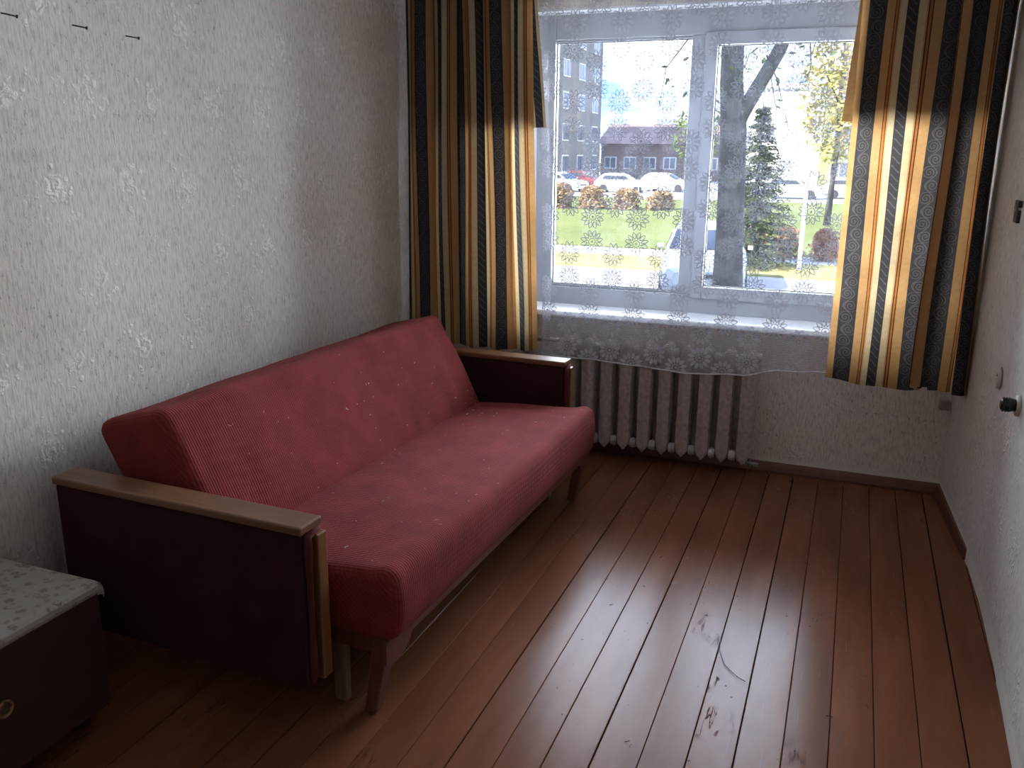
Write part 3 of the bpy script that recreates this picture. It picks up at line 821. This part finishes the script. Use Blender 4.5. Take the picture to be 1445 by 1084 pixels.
for k in range(46):
    b = Vector((rnd.uniform(-2.6, .9), 14 + rnd.uniform(-.8, 1.2), rnd.uniform(2.9, 4.6))); e = b + Vector((rnd.uniform(-.6, .6), rnd.uniform(-.3, .3), rnd.uniform(-1.2, -.3)))
    m_ = (b+e)/2 + Vector((rnd.uniform(-.15, .15), 0, rnd.uniform(-.1, .2)))
    path_tube(tw, [b - T0, m_ - T0, e - T0], [.012, .008, .004], 5)
    for _ in range(9):
        t = rnd.random(); lp.append(b.lerp(e, t) + Vector((rnd.gauss(0, .08), rnd.gauss(0, .1), rnd.gauss(0, .08))) - T0)
stuff(mesh_obj('twigs', tw, BARK, tr)); leaves(lp, .055, LEAFG, 'foliage', tr)
# spruce
sp = empty('spruce', (-2.50, 24.3, GZ)); tag(sp, 'young green spruce on the verge right of the forked tree', 'tree')
bm = bmesh.new(); path_tube(bm, [(0, 0, -.05), (0, 0, 2), (0, 0, 4.25)], [.09, .06, .015], 8); mesh_obj('trunk', bm, BARK, sp, True)
vs, fs = [], []
for k in range(54):
    z = .25 + 3.85*k/53 + rnd.uniform(-.05, .05); R = 1.25*(1 - (z-.1)/4.3)**.85 + .05; nb = max(6, int(13*(R/1.2)+4))
    for j in range(nb):
        a = rnd.uniform(0, 2*pi); Rb = R*rnd.uniform(.75, 1.12); d = Vector((cos(a), sin(a), 0)); sd = Vector((-sin(a), cos(a), 0))
        for q in range(18):
            s = rnd.uniform(.12, 1); p = d*Rb*s + Vector((0, 0, z + rnd.uniform(-.05, .05) - .28*s*Rb + .16*s*s*Rb)); L = .13*rnd.uniform(.6, 1.3)
            dr = (d*rnd.uniform(.2, 1) + sd*rnd.uniform(-1, 1) + Vector((0, 0, rnd.uniform(-.5, .15)))).normalized(); n_ = dr.cross(Vector((rnd.uniform(-1, 1), rnd.uniform(-1, 1), 1))).normalized()*.028
            i = len(vs); vs += [tuple(p - n_), tuple(p + dr*L), tuple(p + n_)]; fs.append((i, i+1, i+2))
me = bpy.data.meshes.new('foliage'); me.from_pydata(vs, [], fs); me.materials.append(NEED); stuff(link(bpy.data.objects.new('foliage', me), sp))
# shrubs
def shrub(name, x, y, rx_, ry_, h, mat, label, group=None, n=900, size=.07):
    n = int(n*1.5)
    e = empty(name, (x, y, GZ)); tag(e, label, 'shrub', group)
    bm = bmesh.new()
    for k in range(7):
        a = rnd.uniform(0, 6.28); path_tube(bm, [(0, 0, -.03), (cos(a)*rx_*.3, sin(a)*ry_*.3, h*.4), (cos(a)*rx_*.7, sin(a)*ry_*.7, h*.8)], [.02, .015, .008], 5)
    mesh_obj('stems', bm, BARK, e)
    pts = []
    for k in range(n):
        a = rnd.uniform(0, 6.28); rr = rnd.random()**.4; zz = rnd.random()
        w_ = sqrt(max(0.05, 1 - (zz*.97)**4))*(1 + .12*sin(3*a))*(1 + .55*mnoise.noise(Vector((x + 2.2*cos(a), y + 2.2*sin(a), zz*4)))); pts.append((cos(a)*rx_*rr*w_, sin(a)*ry_*rr*w_, .05 + zz*h))
    leaves(pts, size, mat, 'foliage', e); return e
for k, (x, y, w_) in enumerate(((-2.75, 26.9, .40), (-1.80, 26.7, .37), (-.72, 26.7, .37), (.36, 26.7, .37))):
    shrub('russet_shrub', x, y, w_, .45, .85, RUST, ['russet low shrub at the foot of the spruce', 'russet low shrub just left of the white post', 'russet low shrub right of the white post', 'russet low shrub half hidden by the right curtain'][k], 'russet shrubs along the verge', 900, .06)
for k, (x, y) in enumerate(((-15.0, 45.5), (-13.25, 45.7), (-11.5, 46.2), (-9.8, 46.9))):
    shrub('tan_shrub', x, y, .70, .8, 1.30 - .12*k, TANL, ['leftmost tan shrub beyond the lawn in the left pane', 'second tan shrub beyond the lawn, from the left', 'third tan shrub beyond the lawn, from the left', 'rightmost and lowest tan shrub beyond the lawn'][k], 'tan shrubs beyond the lawn', 900, .11)
# white post
bm = bmesh.new(); tube(bm, (-1.24, 24.1, GZ), (-1.24, 24.1, 1.5), .06, .05, 12); tube(bm, (-1.24, 24.1, 1.5), (-1.24, 24.1, 1.56), .07, .03, 12)
tag(mesh_obj('white_post', bm, plain('post_white', (.8, .8, .8), .6)), 'tall thin white post standing on the verge right of the spruce', 'post')
# cars
def car(x, y, rz, col, label, group=None):
    e = empty('car', (x, y, GZ), rz); tag(e, label, 'car', group)
    paint = plain('car_paint', col, .25, .03, 5, spec=.6, bump=0)
    W = .90
    # body loft along y (front at -y): (y, half width, z low, z high)
    bm = bmesh.new(); rings = []
    for (yy, hw, zl, zh) in ((-2.10, .62, .34, .62), (-2.04, .78, .24, .70), (-1.85, .86, .20, .80), (-1.1, .89, .19, .94), (.0, .90, .19, .97), (1.3, .89, .19, .97), (1.9, .85, .22, .92), (2.05, .72, .32, .80)):
        rings.append([bm.verts.new(q) for q in ((-hw*.92, yy, zl), (-hw, yy, zl+.12), (-hw, yy, zh-.14), (-hw*.90, yy, zh-.02), (-hw*.45, yy, zh+.015), (hw*.45, yy, zh+.015), (hw*.90, yy, zh-.02), (hw, yy, zh-.14), (hw, yy, zl+.12), (hw*.92, yy, zl))])
    for A, B in zip(rings, rings[1:]):
        for k in range(10): bm.faces.new((A[k], A[(k+1) % 10], B[(k+1) % 10], B[k]))
    bm.faces.new(rings[0]); bm.faces.new(rings[-1]); mesh_obj('body', bm, paint, e, False)
    bm = bmesh.new(); rings = []
    for (z, y0, y1, hw) in ((.94, -1.0, 1.85, .84), (1.25, -.45, 1.55, .72), (1.40, -.12, 1.30, .63), (1.44, .05, 1.1, .54)):
        rings.append([bm.verts.new(q) for q in ((-hw, y0, z), (hw, y0, z), (hw, y1, z), (-hw, y1, z))])
    for A, B in zip(rings, rings[1:]):
        for k in range(4): bm.faces.new((A[k], A[(k+1) % 4], B[(k+1) % 4], B[k]))
    bm.faces.new(rings[-1]); bm.faces.new(rings[0]); mesh_obj('cabin', bm, paint, e)
    GL = plain('car_glass', (.03, .035, .045), .08, .05, 5, spec=.8, bump=0)
    def quad(name, mat, q, parent=e):
        bm = bmesh.new(); n_ = (Vector(q[1])-Vector(q[0])).cross(Vector(q[2])-Vector(q[0])).normalized()*.012
        A = [bm.verts.new(Vector(p) - n_) for p in q]; B = [bm.verts.new(Vector(p) + n_) for p in q]; bm.faces.new(A); bm.faces.new(B); k_ = len(q)
        for i in range(k_): bm.faces.new((A[i], A[(i+1) % k_], B[(i+1) % k_], B[i]))
        return mesh_obj(name, bm, mat, parent)
    quad('windshield', GL, [(-.76, -.97, .97), (.76, -.97, .97), (.64, -.30, 1.33), (-.64, -.30, 1.33)])
    quad('rear_window', GL, [(-.74, 1.80, .99), (.74, 1.80, .99), (.62, 1.47, 1.31), (-.62, 1.47, 1.31)])
    for s in (-1, 1):
        quad('side_window', GL, [(s*.835, -.70, .98), (s*.835, 1.5, .98), (s*.735, 1.25, 1.26), (s*.735, -.30, 1.26)])
        quad('headlight', plain('headlight', (.75, .77, .80), .1, .05, 20), [(s*.50, -2.075, .54), (s*.80, -1.93, .56), (s*.80, -1.90, .70), (s*.50, -2.06, .66)])
        bm = bmesh.new(); box(bm, min(s*.90, s*1.03), max(s*.88, s*1.01), -.80, -.72, .97, 1.06, bev=.02); mesh_obj('wing_mirror', bm, paint, e)
        for yy in (-1.32, 1.30):
            bm = bmesh.new(); tube(bm, (s*.70, yy, .31), (s*.90, yy, .31), .31, .31, 22); tube(bm, (s*.90, yy, .31), (s*.91, yy, .31), .2, .19, 16); mesh_obj('wheel', bm, GASKET, e)
    quad('grille', GASKET, [(-.42, -2.10, .50), (.42, -2.10, .50), (.40, -2.085, .60), (-.40, -2.085, .60)])
    quad('number_plate', plain('plate_white', (.7, .7, .7), .4), [(-.26, -2.115, .36), (.26, -2.115, .36), (.26, -2.115, .46), (-.26, -2.115, .46)])
    return e
car(-3.07, 19.9, rad(8), (.55, .58, .64), 'silver car parked on the road behind the mullion and tree trunk')
PARK = 'cars in the far car park'
car(-21.6, 66, rad(70), (.62, .66, .75), 'pale blue car in the far car park, leftmost in the left pane', PARK)
car(-16.9, 66.5, rad(95), (.80, .80, .82), 'white car in the far car park, right of the dark red one', PARK)
car(-22.0, 73.5, rad(60), (.14, .03, .03), 'dark red car in the far car park, between the pale blue and white ones', PARK)
car(-14.2, 70, rad(80), (.80, .80, .80), 'white car in the far car park behind the white railing', PARK)
car(-4.2, 64, rad(85), (.8, .8, .8), 'white car in the far car park, seen right of the spruce', PARK)
car(-.3, 66, rad(95), (.7, .72, .76), 'silver car in the far car park, nearest the right curtain', PARK)
# buildings
def building(name, x0, x1, y0, y1, h, wall, roofm, cols, rows, label, win_w=1.4, win_h=1.3, z0=.9, flat=True, glass=(.12, .14, .17)):
    cxm = (x0+x1)/2; e = empty(name, (cxm, (y0+y1)/2, GZ)); tag(e, label, 'building')
    sides = 3 if name == 'apartment_block' else 0
    def bl(n_, m_, *a, parent=e, **k):
        bm = bmesh.new(); box(bm, *a, **k)
        for v in bm.verts: v.co -= Vector((cxm, (y0+y1)/2, 0))
        return mesh_obj(n_, bm, m_, parent)
    bl('wall', wall, x0, x1, y0, y1, 0, h)
    if flat: bl('roof', roofm, x0-.3, x1+.3, y0-.3, y1+.3, h, h+.35)
    else:
        bm = bmesh.new(); prism(bm, [(y0-.5-(y0+y1)/2, h), (y1+.5-(y0+y1)/2, h), (0, h+2.2)], 'x', x0-.4-cxm, x1+.4-cxm); mesh_obj('roof', bm, roofm, e)
    g = plain('far_glass', glass, .15, .1, 3); f = plain('far_frame', (.7, .7, .68), .6)
    for r in range(rows):
        for c in range(cols):
            wx = x0 + (x1-x0)*(c+.5)/cols; wz = z0 + (h-z0)*r/rows + .3
            fr = bl('window', f, wx-win_w/2, wx+win_w/2, y0-.06, y0+.1, wz, wz+win_h)
            bl('pane', g, wx-win_w/2+.1, wx-.05, y0-.09, y0-.05, wz+.1, wz+win_h-.1, parent=fr); bl('pane', g, wx+.05, wx+win_w/2-.1, y0-.09, y0-.05, wz+.1, wz+win_h-.1, parent=fr)
    for r in range(rows if sides else 0):
        for c in range(sides):
            wy = y0 + (y1-y0)*(c+.5)/sides; wz = z0 + (h-z0)*r/rows + .3
            fr = bl('window', f, x1-.1, x1+.06, wy-1.0, wy+1.0, wz, wz+1.5)
            bl('pane', g, x1+.05, x1+.09, wy-.9, wy-.05, wz+.1, wz+1.4, parent=fr); bl('pane', g, x1+.05, x1+.09, wy+.05, wy+.9, wz+.1, wz+1.4, parent=fr)
    return e
building('apartment_block', -48, -25.4, 76, 90, 17.5, plain('grey_panel_wall', (.17, .165, .155), .9, .12, .8), plain('tar_roof', (.1, .1, .1), .9), 8, 6, 'tall grey apartment block at the left edge of the left pane')
building('low_house', -27.5, -14.0, 98, 108, 3.9, plain('brown_wall', (.20, .155, .14), .9, .1, 1), plain('brown_roof', (.19, .13, .12), .9), 6, 1, 'low brown building across the middle of the left pane', flat=False)
building('white_house', -9.5, -3.2, 84, 94, 8.6, plain('white_render', (.80, .79, .76), .9, .04, 1), plain('pale_roof', (.5, .48, .46), .9), 3, 2, 'white overlit house between the spruce and the right curtain', glass=(.3, .31, .33))
building('green_house', -3.0, 9, 72, 82, 9.0, plain('yellow_green_render', (.20, .22, .09), .9, .08, 1), plain('tin_roof', (.4, .4, .4), .7), 4, 3, 'yellow-green house by the right curtain edge')
# trees further off
def tree(name, x, y, h, r, mat, label, group=None, n=1500, size=.2, zc=None):
    e = empty(name, (x, y, GZ)); tag(e, label, 'tree', group)
    bm = bmesh.new(); path_tube(bm, [(0, 0, -.1), (.1, 0, h*.4), (0, .1, h*.9)], [.16, .11, .04], 8)
    for k in range(8):
        a = rnd.uniform(0, 6.28); z = h*rnd.uniform(.35, .7); path_tube(bm, [(.05, 0, z), (cos(a)*r*.5, sin(a)*r*.5, z + .3*h*.4), (cos(a)*r*.9, sin(a)*r*.9, z + h*.22)], [.05, .03, .01], 5)
    mesh_obj('trunk', bm, BARK, e, True); pts = []
    for k in range(n):
        d = Vector((rnd.gauss(0, 1), rnd.gauss(0, 1), rnd.gauss(0, 1))).normalized()*rnd.random()**.35
        pts.append((d.x*r, d.y*r, h*.66 + d.z*h*.36))
    leaves(pts, size, mat, 'foliage', e); return e
tree('birch', -1.1, 40, 8.2, 1.6, LEAFY, 'yellowing birch by the edge of the right curtain', None, 1700, .15)
tree('bare_tree', -24.3, 64, 11, 2.2, TANL, 'thin pale tree in front of the grey apartment block', None, 260, .16)
tree('street_tree', -12.5, 74, 7, 2.4, LEAFG, 'green tree beside the mullion, right edge of left pane', None, 500, .25)
# white railing at the far edge of the lawn
fe = empty('white_railing', (-12.5, 56, GZ)); tag(fe, 'white picket railing at the far edge of the lawn', 'railing')
bm = bmesh.new(); box(bm, -1.6, 1.6, -.02, .02, .85, .92); mesh_obj('rail', bm, CONC, fe)
bm = bmesh.new(); box(bm, -.04, .04, -.03, .03, -.02, 1.15); pk_ = bpy.data.meshes.new('picket'); bm.to_mesh(pk_); bm.free(); pk_.materials.append(PVC)
for k in range(8):
    o = bpy.data.objects.new('picket', pk_); link(o, fe); o.location = (-1.5 + k*.43, 0, 0)
